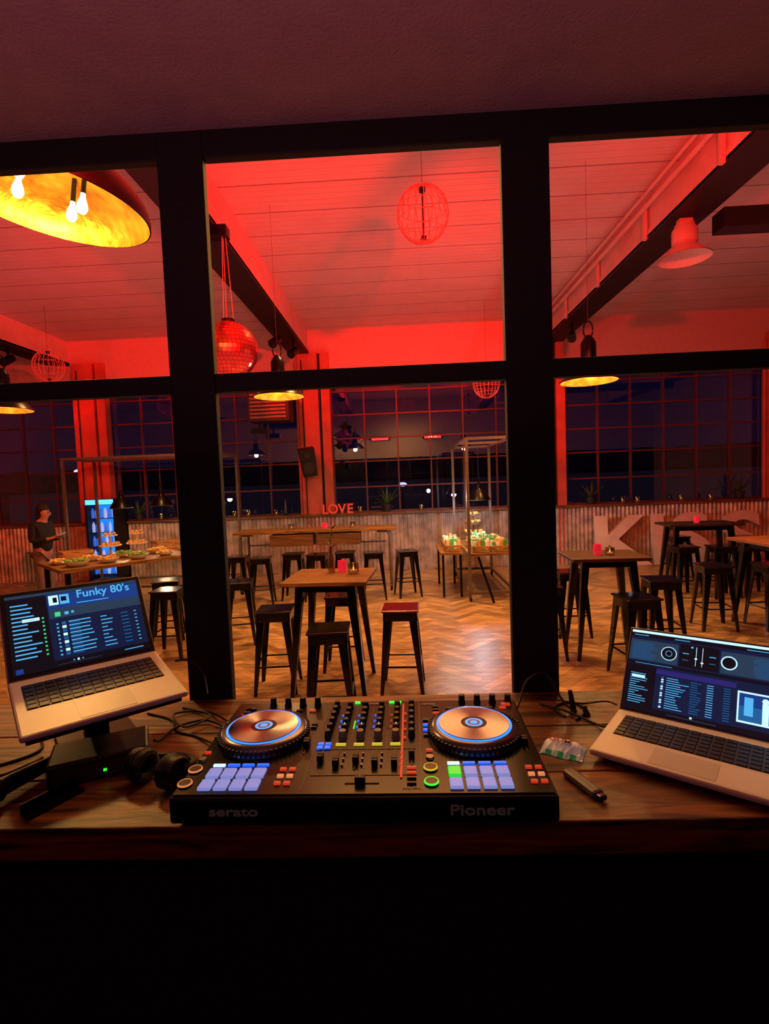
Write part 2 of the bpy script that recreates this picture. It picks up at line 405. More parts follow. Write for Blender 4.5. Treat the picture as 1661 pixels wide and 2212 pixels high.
# ---------------------------------------------------------------- frames (market stall)
def frame(loc,w,d,h,label,shelfz,rot=0):
    t=thing('stall_frame',label,'stall frame',loc,rot,'metal tube stall frames');r=.045
    for x in (0,w):
        for y in (0,d):
            MB().box((x,y,h/2+.05),(r,r,h-.1)).obj('upright',GREYM,t)
            MB().cyl((x-.015,y,.05),(x+.015,y,.05),.05,seg=16).obj('castor',RUB,t)
    for z in (.13,h-.02):
        b=MB()
        for y in (0,d): b.box((w/2,y,z),(w,r*.9,r*.9))
        for x in (0,w): b.box((x,d/2,z),(r*.9,d,r*.9))
        if z>1: b.box((w/2,d/2,z),(w,r*.9,r*.9))
        b.obj('frame_bar',GREYM,t)
    if shelfz: MB().box((w/2,d/2,shelfz),(w,d,.03)).obj('shelf',WOODT,t)
    return t
frame((1.0,8.0,0),.7,2.2,2.52,'grey metal market stall frame with wooden shelf',.72)
frame((-6.2,9.4,0),2.9,1.0,2.55,'grey metal stall frame around the buffet',None)
t=thing('trestle_leg','leaning folding trestle leg under the stall','trestle',(1.12,7.9,0))
MB().box((.1,-.06,.36),(.035,.035,.74),(0,-.3,0)).obj('strut',BLK,t)

# ---------------------------------------------------------------- pendants
def black_pendant(loc,ceil,rad,label,power=0,col=(255,190,110),gold=True):
    t=thing('pendant_lamp',label,'pendant lamp',loc,group='industrial pendant lamps')
    q=1 if gold else .5
    prof=[(rad,0),(rad*.93,.03),(rad*.72,.1),(rad*.42,.17),(rad*.28,.2),(rad*.26,.22)]
    b=MB();b.lathe(prof,40,0);b.lathe([(r*.97,z-.004) for r,z in prof]+[(0,.2)],40,1)
    b.obj('shade',[BLK,GOLD if gold else WHITE],t,smooth=True)
    hh=.48 if gold else .32
    b=MB();b.lathe([(.075*q,.2),(.08*q,.24),(.08*q,hh-.08),(.06*q,hh-.04),(.03*q,hh),(0,hh)],20);b.obj('socket_housing',BLK,t,smooth=True)
    b=MB();pts=[(.05*q*math.cos(a),0,hh+.06*q+.09*q*math.sin(a)) for a in [i*math.pi/8 for i in range(16)]]
    b.tube(pts,.008*q,closed=True,seg=6);b.obj('hook_ring',BLK,t)
    MB().cyl((0,0,hh+.14*q),(0,0,ceil-loc[2]),.0018,seg=6).obj('cord',GREYM,t)
    MB().sph((0,0,.1),.045).obj('bulb',emat('bulb_warm',(255,205,130),6 if power else .6),t,smooth=True)
    if power: light('lamp_light','POINT',(0,0,-.02),power,col,t,.06)
    return t
black_pendant((-1.41,6.2,2.95),5.15,.3,'black industrial pendant lamp with gold underside',50)
black_pendant((2.03,5.7,2.88),5.15,.3,'black industrial pendant lamp with gold underside',50)
black_pendant((-4.6,6.0,2.9),5.15,.3,'black industrial pendant lamp with gold underside',40)
black_pendant((1.33,9.1,1.52),2.5,.2,'small black pendant over the food stall',36,(235,240,255),False)
black_pendant((-5.15,9.4,1.6),2.52,.2,'small black pendant over the buffet',14,(255,220,170),False)
black_pendant((-4.4,9.4,1.62),2.52,.2,'small black pendant over the buffet',14,(255,220,170),False)
t=thing('industrial_lamp','pinkish metal industrial lamp hanging below the beam','pendant lamp',(3.2,6.0,4.22))
b=MB();p=[(.27,0),(.25,.02),(.12,.13),(.1,.15)];b.lathe(p,36);b.lathe([(r-.006,z-.004) for r,z in p],36,1);b.obj('shade',[BW,WHITE],t,smooth=True)
MB().lathe([(.1,.14),(.13,.16),(.13,.3),(.1,.34),(.1,.36),(0,.36)],24).obj('housing',BW,t,smooth=True)
MB().box((0,0,.38),(.14,.08,.09)).obj('mount',BW,t)
def wire_sphere(loc,ceil,r,label):
    t=thing('wire_ball_pendant',label,'pendant lamp',loc,group='wire ball pendants')
    b=MB()
    for i in range(10):
        a=i*math.pi/10
        b.tube([(r*math.sin(k*math.pi/12)*math.cos(a),r*math.sin(k*math.pi/12)*math.sin(a),r*1.08*math.cos(k*math.pi/12)) for k in range(24)],.004,closed=True,seg=4)
    for z in (-.6,-.2,.2,.6):
        q=math.sqrt(1-z*z)*r;b.tube([(q*math.cos(k*math.pi/12),q*math.sin(k*math.pi/12),z*r*1.08) for k in range(24)],.0035,closed=True,seg=4)
    b.obj('wire_cage',mat('red_lit_wire',(215,120,110),.4,.3,emis=(255,60,40),es=.15),t)  # slight red emission puts the hall's red light into the wire
    b=MB();b.cyl((0,0,r*1.0),(0,0,r*.85),.03);b.cyl((0,0,-r*1.0),(0,0,-r*.85),.03);b.cyl((0,0,r*.9),(0,0,-r*.9),.006);b.obj('spindle',BLK,t)
    MB().cyl((0,0,r),(0,0,ceil-loc[2]),.002,seg=6).obj('cord',BLK,t)
wire_sphere((.29,5.05,4.38),5.15,.24,'round wire ball pendant in red light')
wire_sphere((1.66,10,3.66),5.15,.25,'round wire ball pendant in dim red light')
wire_sphere((-6.05,9,4.12),5.15,.25,'round wire ball pendant in dim red light')
t=thing('disco_ball','mirrored disco ball lit red hanging from a motor','disco ball',(-1.78,5.6,3.36))
b=MB();r=.3;nl=22
for i in range(nl):
    a0=math.pi*i/nl;a1=math.pi*(i+1)/nl;ns=max(4,int(44*math.sin((a0+a1)/2)))
    for j in range(ns):
        h0=2*math.pi*j/ns;h1=2*math.pi*(j+.93)/ns;a1b=a0+(a1-a0)*.93
        vs=[(r*math.sin(a)*math.cos(h),r*math.sin(a)*math.sin(h),r*math.cos(a)) for a,h in ((a0,h0),(a0,h1),(a1b,h1),(a1b,h0))]
        if i==0: vs=vs[1:]
        b.poly(vs)
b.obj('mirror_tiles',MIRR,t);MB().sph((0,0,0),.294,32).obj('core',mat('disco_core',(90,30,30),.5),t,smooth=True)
b=MB()
for a in (0,2.1,4.2): b.tube([(.06*math.cos(a),.06*math.sin(a),.29),(.0+.02*math.cos(a),.02*math.sin(a),1.2)],.004,seg=5)
b.obj('chain',mat('red_lit_chain',(225,120,110),.5,emis=(255,60,40),es=.15),t);MB().cyl((0,0,.28),(0,0,.32),.07).obj('cap',BLK,t)  # chain colour and emission carry the red stage light
MB().box((-.06,0,1.22),(.22,.14,.12)).obj('motor',BLK,t,bevel=.01)
# gold dome
t=thing('gold_dome_pendant','large gold leaf dome pendant with bare bulbs','pendant lamp',(-1.95,3.02,3.55),(0,R(9),0))
prof=[(.53*math.cos(a),.3*math.sin(a)) for a in [i*math.pi/2/14 for i in range(15)]];prof[-1]=(0,.3)
b=MB();b.lathe(prof,64,1);b.lathe([(r*.985,z*.98-.002) for r,z in prof],64,0);b.obj('shade',[GOLD,BLK],t,smooth=True)
WB=emat('bulb_hot',(255,228,155),8)
for (x,y) in ((-.18,-.02),(.12,.1),(.0,-.25),(-.02,.22)):
    MB().cyl((x,y,.29*math.sqrt(1-(x*x+y*y)/.28)),(x,y,.13),.014).obj('bulb_holder',BLK,t)
    b=MB();b.lathe([(0,.01),(.02,.018),(.032,.045),(.028,.07),(.014,.11),(.013,.13)],16,c=(x,y,0));b.obj('bulb',WB,t,smooth=True)
MB().cyl((0,0,.29),(-.25,0,1.62),.008,seg=8).obj('cord',BLK,t)
light('lamp_light','POINT',(.3,.16,.13),2.4,(255,235,165),t,.03)
light('lamp_light','POINT',(-.1,.0,.08),.8,(255,210,130),t,.03)
light('lamp_light','POINT',(.0,0,-.12),90,(255,190,100),t,.12)

# ---------------------------------------------------------------- wall hung equipment
t=thing('speaker','black loudspeaker tilted on a wall bracket','speaker',(-1.92,10.78,2.36),(R(12),R(-8),R(12)))
MB().box((0,0,0),(.34,.3,.58),taper=.85).obj('cabinet',RUB,t,bevel=.02)
b=MB();b.cyl((0,-.15,-.1),(0,-.158,-.1),.12);b.cyl((0,-.15,.16),(0,-.158,.16),.06);b.obj('grille',DGREY,t)
MB().cyl((0,.14,0),(0,.27,0),.03).obj('bracket',BLK,t)
t=thing('heater_unit','louvred air heater hung on the wall','heater',(-2.62,10.72,3.5))
b=MB();b.box((0,0,0),(.84,.5,.6));b.obj('housing',mat('heater_dark',(60,42,42),.6),t,bevel=.02)
b=MB()
for i in range(7): b.box((0,-.265,-.22+i*.075),(.72,.03,.03),(R(35),0,0))
b.obj('louvre',mat('louvre',(170,130,130),.5),t)
b=MB();b.box((-.3,.3,.25),(.05,.4,.05));b.box((.3,.3,.25),(.05,.4,.05));b.box((-.3,.5,.35),(.05,.06,.4));b.obj('bracket',BLK,t)
b=MB();b.cyl((-.25,0,-.3),(-.25,0,-.42),.02);b.box((-.25,-.02,-.47),(.3,.2,.1));b.obj('control_box',BLK,t)
for (x,z) in ((-1.25,2.7),(-1.12,3.1),(-1.22,2.3)):
    t=thing('stage_spotlight','small black stage spotlight on the column','stage light',(x,10.85,z),group='column spotlights')
    MB().cyl((0,-.1,-.04),(0,.08,.03),.07,.055,20).obj('housing',BLK,t,smooth=True)
    MB().box((-.06,.16,.0),(.04,.3,.04),(0,0,.5)).obj('bracket',BLK,t)
for (x,y) in ((-1.95,10.0),(-2.1,9.2),(-7.2,9.6),(3.2,9.8)):
    t=thing('beam_spotlight','small black spotlight clamped under the beam','stage light',(x,y,4.42),group='beam spotlights')
    MB().cyl((-.04,-.12,-.08),(.03,.08,.05),.08,.065,20).obj('housing',BLK,t,smooth=True)
    MB().box((0,0,.14),(.04,.04,.2)).obj('clamp',BLK,t)
def agave(loc,s,label):
    t=thing('potted_agave',label,'plant',loc,group='agaves on the window ledge');t.scale=(s,s,s)
    MB().lathe([(0,0),(.08,0),(.11,.16),(.1,.16),(.095,.14),(0,.14)],24).obj('pot',TERRA,t,smooth=True)
    b=MB()
    for i in range(13):
        a=i*2.4;l=.34+.08*(i%3);lean=.25+.9*(i/13)
        d=Vector((math.cos(a),math.sin(a)*.45,0));sd=Vector((-math.sin(a),math.cos(a),0));pv=None
        for k in range(6):
            q=k/5;p=Vector((0,0,.14))+d*(l*q*math.sin(lean))+Vector((0,0,l*q*math.cos(lean)-.1*q*q*lean));wd=.026*(1-q)**.7*(1+.6*q)+.001
            A=b.bm.verts.new(p-sd*wd+Vector((0,0,.008)));C=b.bm.verts.new(p+Vector((0,0,-.004)));B=b.bm.verts.new(p+sd*wd+Vector((0,0,.008)))
            if pv: b.bm.faces.new((pv[0],pv[1],C,A));b.bm.faces.new((pv[1],pv[2],B,C))
            pv=(A,C,B)
    b.obj('leaves',LEAF,t,smooth=True);return t
for (x,s) in ((-.33,1.0),(-5.7,.8),(3.95,.9),(7.0,1.0)): agave((x,11.09,1.26),s,'spiky agave in a dark pot on the window ledge')
SZ=1.26;PINK=emat('candle_pink',(255,60,70),1.2);WAX=mat('candle_wax',(235,215,200),.5)
def candle(loc,m=None,r=.045,h=.09,lab='small glass tealight jar'):
    t=thing('candle_jar',lab,'candle',loc,group='tealight jars')
    MB().lathe([(0,0),(r,0),(r*1.1,h*.5),(r,h),(r*.93,h),(r,h*.5),(r*.9,.006),(0,.006)],20).obj('jar',m or JAR,t,smooth=True)
    MB().cyl((0,0,.008),(0,0,h*.35),r*.75,seg=16).obj('candle',WAX if not m else PINK,t)
    MB().sph((0,0,h*.5),.007,8,sc=(1,1,2)).obj('flame',emat('flame',(255,170,80),5),t)
for x in (-5.2,-4.5,-3.6,-3.3,-2.7,-.9,.4,1.1,2.3,4.6,4.9,5.8,6.4): candle((x,11.06,SZ),r=.055,h=.13,lab='clear glass candle jar on the window ledge')
RG=mat('red_glass',(200,40,60),.2,emis=(255,40,65),es=.4)
candle((-.6,4.95,1.05),RG,.04,.11,'glowing pink tealight jar on the bar table')
candle((-.48,4.83,1.05),None,.05,.1,'clear glass tealight jar on the bar table')
candle((2.02,5.5,1.05),RG,.04,.11,'glowing pink tealight jar on the bar table')
candle((2.13,5.45,1.05),None,.045,.08,'clear glass tealight jar on the bar table')
for x in (-2.0,-1.4,-.9): candle((x,9.25,1.105),RG if x==-1.4 else None,.05,.1,'tealight jar on the communal table')
candle((4.7,8.5,1.05),RG,.04,.1,'glowing tealight jar on the bar table')
t=thing('bud_vase','slim glass bottle vase with a green sprig','vase',(-.7,4.93,1.05))
MB().lathe([(0,0),(.035,0),(.037,.1),(.03,.14),(.014,.19),(.014,.25),(.01,.25),(.01,.19),(.026,.14),(.03,.01),(0,.01)],20).obj('bottle',JAR,t,smooth=True)
b=MB();b.tube([(0,0,.02),(0,0,.3),(.02,0,.42)],.004,seg=6,smooth=4)
for i in range(9):
    a=i*2.3;z=.24+i*.022;b.poly([(0,0,z),(.04*math.cos(a),.04*math.sin(a),z+.03),(.07*math.cos(a+.15),.07*math.sin(a+.15),z+.05),(.035*math.cos(a+.4),.035*math.sin(a+.4),z+.01)])
b.obj('sprig',LEAF,t)
for x in (-4.05,-3.92,-2.5): 
    o=MB().lathe([(0,0),(.04,0),(.04,.2),(.015,.27),(.015,.34),(0,.34)],16).obj('bottle',BLKG,None,(x,11.1,SZ),smooth=True);tag(o,'dark glass bottle on the window ledge','bottle','dark bottles')
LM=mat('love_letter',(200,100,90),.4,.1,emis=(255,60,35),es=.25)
for ch,x in zip('LOVE',(-1.64,-1.47,-1.28,-1.11)):
    o=text('letter',ch,.28,LM,None,(x,10.99,SZ+.004),(R(90),0,0),.02,.006,sx=.95);tag(o,'standing red letter %s on the window ledge'%ch,'letter sign','love letters')
KM=mat('letter_paint',(225,212,212),.6,var=.15,nscale=4,bump=.1)
for ch,x,sx in (('K',4.40,1.2),('I',5.18,1.15),('S',5.85,1.15),('S',6.85,1.25)):
    o=text('giant_letter',ch,1.42,KM,None,(x,10.75,.03),(R(86),0,0),.05,.03,sx=sx);tag(o,'giant pale letter %s leaning at the corrugated wall'%ch,'letter sign','giant letters')

# ---------------------------------------------------------------- buffet
BR=R(47);bc=Vector((-4.15,7.85,0))
t=thing('buffet_table','long wooden buffet table covered with food','table',bc,BR)
MB().box((0,0,.88),(2.3,1.3,.05)).obj('table_top',WOODT,t,bevel=.005)
for sx in (-1,1):
    for sy in (-1,1): MB().box((sx*1.05,sy*.55,.43),(.06,.06,.86)).obj('leg',BLK,t)
def onb(u,v,z=.905): 
    q=Matrix.Rotation(BR,3,'Z')@Vector((u,v,0));return (bc.x+q.x,bc.y+q.y,z)
CER=mat('ceramic',(225,220,210),.3);SAL=mat('salad_food',(100,145,50),.6,var=.8,nscale=25,bump=.6,bscale=40)
FOODC=mat('mixed_food',(215,165,90),.6,var=.7,nscale=22,bump=.6,bscale=40);CRATE=woodmat('crate_wood',(130,95,58),(200,155,100),3)
def bowl(loc,r,food,lab):
    t=thing('serving_bowl',lab,'bowl',loc,group='buffet dishes')
    MB().lathe([(0,0),(r*.5,0),(r*.85,r*.25),(r,r*.45),(r*.96,r*.45),(r*.8,r*.25),(r*.45,.012),(0,.012)],28).obj('bowl',CER,t,smooth=True)
    b=MB()
    for i in range(26):
        a=random.random()*6.3;q=r*.75*math.sqrt(random.random());b.sph((q*math.cos(a),q*math.sin(a),r*.38+.03*random.random()),r*.2,6,sc=(1,1,.6))
    o=b.obj('food',food,t,smooth=True);o['kind']='stuff'
k=0
for (u,v,r) in ((-.9,-.4,.17),(-.5,-.42,.14),(-.1,-.42,.15),(.3,-.42,.13),(.7,-.4,.15),(-.6,.0,.14),(-.15,.0,.16),(.35,.02,.15),(.8,.0,.12),(-1.0,.05,.12)):
    bowl(onb(u,v),r,SAL if k%2==0 else FOODC,'white serving bowl of %s on the buffet'%('green salad' if k%2==0 else 'snacks'));k+=1
for (u,v) in ((-.2,.42),(.2,.42)):
    t=thing('cake_stand','tiered stand with pastries on the buffet','cake stand',onb(u,v),group='cake stands')
    b=MB();b.lathe([(0,0),(.08,0),(.02,.03),(.015,.14),(.16,.15),(.16,.165),(.015,.165),(.015,.3),(.11,.31),(.11,.32),(.0,.32)],28);b.obj('stand',CER,t,smooth=True)
    b=MB()
    for i in range(9): b.sph((.11*math.cos(i*.7),.11*math.sin(i*.7),.185),.03,8)
    for i in range(6): b.sph((.07*math.cos(i*1.05),.07*math.sin(i*1.05),.34),.026,8)
    o=b.obj('pastries',FOODC,t,smooth=True);o['kind']='stuff'
def crate(loc,rot,w,d,h,lab,grp='wooden crates'):
    t=thing('wooden_crate',lab,'crate',loc,rot,grp)
    b=MB();b.box((0,0,.01),(w,d,.02))
    for z in (h*.3,h*.78):
        for s in (-1,1): b.box((0,s*d/2,z),(w,.012,h*.36));b.box((s*w/2,0,z),(.012,d,h*.36))
    for sx in (-1,1):
        for sy in (-1,1): b.box((sx*(w/2-.015),sy*(d/2-.015),h/2),(.02,.02,h))
    b.obj('slats',CRATE,t);return t
crate(onb(.68,.45),BR,.4,.28,.16,'slatted wooden crate on the buffet')
crate(onb(-.68,.45),BR,.4,.28,.14,'slatted wooden crate on the buffet')
PK=[mat('packet_white',(235,230,215),.5),mat('packet_green',(80,165,80),.5),mat('packet_amber',(215,165,100),.5)]
pkm=[]
for m in PK:
    o=MB().box((0,0,.08),(.05,.05,.15),(R(-10),0,0)).obj('snack_packet',m,bevel=.006);pkm.append(o)
for ci,(x,y,z,rr) in enumerate(((1.2,8.3,.735,0),(1.49,8.3,.735,0),(1.2,8.85,.735,0),(1.49,8.85,.735,0),(1.35,9.45,.735,0),(.8,8.6,.725,0),(.8,9.15,.725,0))):
    crate((x,y,z),rr,.26,.44,.11,'wooden crate packed with snack packets on the stall')
    for i in range(4):
        for j in range(5):
            o=pkm[(i*2+j+ci+(i*j)%2)%3].copy();COL.objects.link(o);o.location=(x-.09+i*.06,y-.15+j*.072,z+.024);o.scale=(1,1,.8+.4*random.random())
            tag(o,'small upright snack packet in a crate','packet','snack packets')
for o in pkm: bpy.data.objects.remove(o)
t=thing('display_table','low wooden display table beside the stall','table',(.76,8.9,0))
MB().box((0,0,.705),(.36,1.2,.035)).obj('table_top',WOODT,t)
for sx in (-1,1):
    for sy in (-1,1): MB().box((sx*.14,sy*.55,.345),(.035,.035,.69)).obj('leg',BLK,t)
t=thing('tiered_rack','wire tiered rack of treats on the stall','rack',(1.33,9.93,.735))
b=MB()
for k,(z,w_) in enumerate(((.12,.2),(.3,.16),(.46,.12))): b.lathe([(0,z),(w_,z),(w_,z+.02),(0,z+.02)],20)
b.cyl((0,0,0),(0,0,.56),.01);b.cyl((0,0,0),(0,0,.01),.1);b.obj('stand',GREYM,t)
b=MB()
for z,w_,n_ in ((.17,.15,9),(.35,.11,7),(.5,.07,5)):
    for i in range(n_): b.sph((w_*math.cos(i*6.28/n_),w_*math.sin(i*6.28/n_),z),.035,8)
o=b.obj('treats',FOODC,t,smooth=True);o['kind']='stuff'
# drinks fridge
t=thing('drinks_fridge','open-lit drinks fridge glowing blue','fridge',(-6.2,10.72,0))
b=MB();b.box((0,.22,.88),(.62,.04,1.76));b.box((-.29,0,.88),(.04,.48,1.76));b.box((.29,0,.88),(.04,.48,1.76));b.box((0,0,.06),(.62,.48,.12));b.box((0,0,1.7),(.62,.48,.12));b.obj('cabinet',BLKP,t)
b=MB();b.box((0,-.245,1.7),(.58,.01,.1));b.obj('header_panel',emat('fridge_header',(90,190,255),1.8),t)
for i in range(5): MB().box((0,0,.2+i*.29),(.54,.4,.015)).obj('shelf',STEEL,t)
MB().box((0,.19,.9),(.54,.01,1.5)).obj('back_panel',emat('fridge_back',(30,130,240),1.2),t)
CAN=[mat('can_blue',(60,110,200),.3,emis=(40,120,255),es=.5),mat('can_silver',(200,210,225),.3,emis=(110,180,255),es=.6)]
for r_ in range(5):
    for i in range(6):
        o=MB().lathe([(0,0),(.03,0),(.032,.1),(.03,.15),(.012,.19),(.012,.21),(0,.21)],12).obj('drink_bottle',CAN[(i+r_)%2],None,(-6.2-.22+i*.088,10.6,.208+r_*.29),smooth=True)
        tag(o,'small drink bottle on a fridge shelf','bottle','fridge drinks')

# ---------------------------------------------------------------- person
def skin(name,verts,edges,radii,m,parent,root=0,sub=2):
    me=bpy.data.meshes.new(name);me.from_pydata([Vector(v) for v in verts],edges,[]);o=bpy.data.objects.new(name,me);COL.objects.link(o);o.parent=parent
    o.modifiers.new('skin','SKIN');me.materials.append(m)
    for i,r in enumerate(radii):
        sv=me.skin_vertices[0].data[i];sv.radius=r if isinstance(r,tuple) else (r,r);sv.use_root=(i==root)
    s=o.modifiers.new('sub','SUBSURF');s.levels=sub;s.render_levels=sub
    o.modifiers['skin'].use_smooth_shade=True
    return o
PX,PY=-6.25,8.8
P=thing('person','person in dark jacket and pale trousers looking down at a phone','person',(PX,PY,0),R(-5));P.scale=(1.04,1.04,1.04)
V=[];E=[];RR=[]
def av(p,r,par=None):
    V.append(p);RR.append(r)
    if par is not None:E.append((par,len(V)-1))
    return len(V)-1
pel=av((0,0,.9),(.12,.15));sp_=av((0,0,1.08),(.10,.13),pel);ch=av((-.01,0,1.27),(.11,.16),sp_);nk=av((.03,0,1.41),.052,ch);jw=av((.08,0,1.465),(.065,.06),nk);hd=av((.075,0,1.55),(.09,.075),jw);tp=av((.055,0,1.605),(.06,.055),hd)
for s in (-1,1):
    h_=av((0,.09*s,.82),.085,pel);kn=av((.03,.1*s,.46),.055,h_);an=av((-.02,.1*s,.08),.036,kn);av((.13,.11*s,.03),.03,an)
    sh=av((-.01,.18*s,1.33),.052,ch);el=av((.0,.22*s,1.07),.04,sh);wr=av((.22,.1*s,1.1),.025,el);pm=av((.28,.06*s,1.12),(.018,.035),wr)
    for k,(dy,l) in enumerate(((.03,.07),(.01,.08),(-.01,.075),(-.028,.06))):
        a1=av((.28+l*.6,.06*s+dy,1.13),.009,pm);av((.28+l,.06*s+dy,1.15),.008,a1)
    a1=av((.27,.06*s-.045*s,1.14),.01,pm);av((.3,.06*s-.06*s,1.16),.008,a1)
skin('body',V,E,RR,SKIN,P)
V=[];E=[];RR=[];DJ=mat('dark_jacket',(9,8,12),.9,bump=.4,bscale=40)
a=av((0,0,.84),(.15,.18));b_=av((0,0,1.05),(.13,.165),a);c_=av((-.01,0,1.27),(.135,.185),b_);av((.01,0,1.38),.08,c_)
for s in (-1,1):
    sh=av((-.01,.185*s,1.33),.07,c_);el=av((.0,.23*s,1.07),.055,sh);av((.19,.12*s,1.095),.042,el)
skin('jacket',V,E,RR,DJ,P)
V=[];E=[];RR=[]
a=av((0,0,.9),(.13,.16))
for s in (-1,1):
    h_=av((0,.09*s,.8),.1,a);kn=av((.03,.1*s,.46),.07,h_);av((-.02,.1*s,.1),.055,kn)
skin('trousers',V,E,RR,mat('pale_trousers',(120,102,104),.8),P)
HAIR=mat('dark_hair',(25,14,12),.8,bump=.6,bscale=90)
b=MB();b.sph((.035,0,1.585),.1,20,sc=(1.0,.88,1.0));b.sph((-.03,0,1.5),.065,14,sc=(.8,.95,1.6));b.obj('hair',HAIR,P,smooth=True)
b=MB();b.sph((.16,.03,1.535),.011,8);b.sph((.16,-.03,1.535),.011,8);b.obj('eyes',BLK,P)
b=MB();b.sph((.171,0,1.51),.014,8,sc=(1,1,1.5));b.sph((.075,.078,1.52),.02,8,sc=(.8,.4,1.3));b.sph((.075,-.078,1.52),.02,8,sc=(.8,.4,1.3));b.box((.16,0,1.48),(.012,.04,.008));b.obj('face_features',SKIN,P,smooth=True)
for s in (-1,1):
    b=MB();b.sph((.06,.105*s,.04),.06,12,sc=(1.9,.75,.65));b.obj('shoe',BLKP,P,smooth=True)
o=MB().box((0,0,0),(.14,.075,.01)).obj('phone',mat('phone_body',(90,90,100),.3,emis=(180,200,255),es=.2),None,(PX+.36,PY-.03,1.21),(0,R(-20),R(-5)),bevel=.004);tag(o,'pale smartphone held in both hands','phone')

# ================================================================ DESK
t=thing('desk','rough dark wooden booth desk with black front','desk',(0,0,0))
b=MB()
for i,(y0,y1) in enumerate(((.852,1.0),(1.003,1.19),(1.193,1.385))): b.box((0,(y0+y1)/2,1.29),(3.6,y1-y0,.06))
b.obj('desk_top',WOODD,t,bevel=.003)
MB().box((0,1.13,.76),(3.6,.5,.96)).obj('base_cabinet',mat('black_cloth',(6,6,9),.9,bump=.4,bscale=200),t)
DZ=1.32
# ---------------------------------------------------------------- controller
CX,CY=-.088,.834
C=thing('dj_controller','black two-deck DJ controller with lit jog wheels','dj controller',(CX,CY,DZ),R(-1))
CW,CD,CH=.654,.375,.062
b=MB();b.box((0,CD/2,.012+(CH-.003-.012)/2),(CW,CD,CH-.003-.012));b.obj('body',PLAS,C,bevel=.006)
for x in (-.28,.28):
    for y in (.05,.33): MB().cyl((x,y,0),(x,y,.013),.014).obj('foot',RUB,C)
b=MB();b.box((0,CD/2,CH-.002),(CW-.012,CD-.012,.003));b.obj('faceplate',mat('faceplate',(20,15,18),.26,.5),C)
b=MB()
for x in (-.103,.103): b.box((x,CD/2,CH),(.0012,CD-.03,.001))
for y in (.15,.06): b.box((0,y,CH),(.19,.0009,.001))
for x in (-.036,0,.036): b.box((x,.21,CH),(.0008,.26,.001))
b.obj('panel_lines',mat('panel_line',(90,88,92),.5),C)
T=CH
BLUE=emat('led_blue',(30,110,255),3);BLUD=emat('led_blue_dim',(20,90,230),1.4);WLB=emat('led_white_blue',(190,215,255),1.4)
PADM=emat('pad_lit',(152,158,240),.66);PADG=emat('pad_green',(40,220,60),1.0)
YEL=emat('led_yellow',(225,195,50),.8);GRN=emat('led_green',(50,255,60),1.2);REDL=emat('led_red_btn',(235,60,35),.6);ORG=emat('led_orange',(255,150,90),.7)
PLAT=mat('platter_metal',(168,170,182),.24,1,var=.04,aniso=.9)
nt=PLAT.node_tree;tg=nt.nodes.new('ShaderNodeTangent');tg.direction_type='RADIAL';tg.axis='Z';nt.links.new(tg.outputs[0],nt.nodes['Principled BSDF'].inputs['Tangent'])
JRIM=mat('jog_rim',(100,98,104),.25,.8)
for x in (-.219,.213):
    J=MB().lathe([(0,0),(.094,0),(.094,.004),(.09,.014),(.084,.02),(.073,.021),(0,.021)],72).obj('jog_wheel',JRIM,C,(x,.207,T),smooth=True)
    b=MB()
    for i in range(60):
        a=i*math.pi/30;b.box((.0915*math.cos(a),.0915*math.sin(a),.009),(.005,.004,.012),(0,0,a))
    b.obj('grip_ridges',RUB,J)
    MB().lathe([(.0715,.0215),(.0735,.0226),(.0755,.0215)],72).obj('light_ring',BLUE,J,smooth=True)
    MB().lathe([(.022,.0235),(.0705,.0235),(.0712,.021)],72).obj('platter',PLAT,J,smooth=True)
    b=MB();b.lathe([(0,.0236),(.026,.0236)],48,0);b.lathe([(.012,.0238),(.018,.0238)],48,1);b.lathe([(.0,.0239),(.008,.0239)],32,1);b.lathe([(.009,.024),(.0105,.024)],32,2)
    b.obj('jog_display',[BLKG,emat('disp_blue',(50,160,240),1.1),REDL],J)
def addpads(xs,green):
    for r_,y in enumerate((.03,.066)):
        for i,x in enumerate(xs):
            m=PADG if (green and r_==1 and i==0) else PADM
            MB().box((x,y,T+.002),(.0225,.028,.006)).obj('performance_pad',m,C,bevel=.0015)
    for i,x in enumerate(xs): MB().box((x,.094,T+.001),(.022,.006,.004)).obj('mode_button',(WLB if i==0 else BLUD),C)
addpads((-.272,-.2445,-.217,-.1895),False);addpads((.162,.190,.218,.246),True)
def knob(x,y,r=.0065,h=.014,m=None,cap=None):
    b=MB();b.lathe([(r*1.15,0),(r*1.1,.003),(r,.005),(r*.88,h),(0,h)],16,0);b.box((0,r*.5,h),(.0012,r,.0012),m=1)
    return b.obj('knob',[m or RUB,cap or STEEL],C,(x,y,T),smooth=True)
def btn(x,y,w_=.01,d_=.006,m=None,nm='button'): return MB().box((x,y,T+.0015),(w_,d_,.004)).obj(nm,m or DGREY,C)
BTF=mat('btn_face',(60,45,35),.35,.6)
for x0 in (-.312,.12):
    for y in (.035,.08):
        b=MB();b.lathe([(0,.004),(.0105,.004),(.0125,.003),(.0125,0)],24,0);b.lathe([(.0108,.0043),(.0122,.0043),(.013,.002)],24,1)
        b.obj('transport_button',[BTF,(ORG if (x0<0) else (YEL if y>.05 else GRN))],C,(x0,y,T))
    MB().lathe([(0,.004),(.007,.004),(.008,0)],20).obj('sync_button',STEEL,C,(x0,.115,T))
    btn(x0+.0,.14,.012,.006,REDL)
    for k in range(4): btn(x0-.004+.0,.2+k*.022,.011,.006,BLUD if k in(1,2) else DGREY)
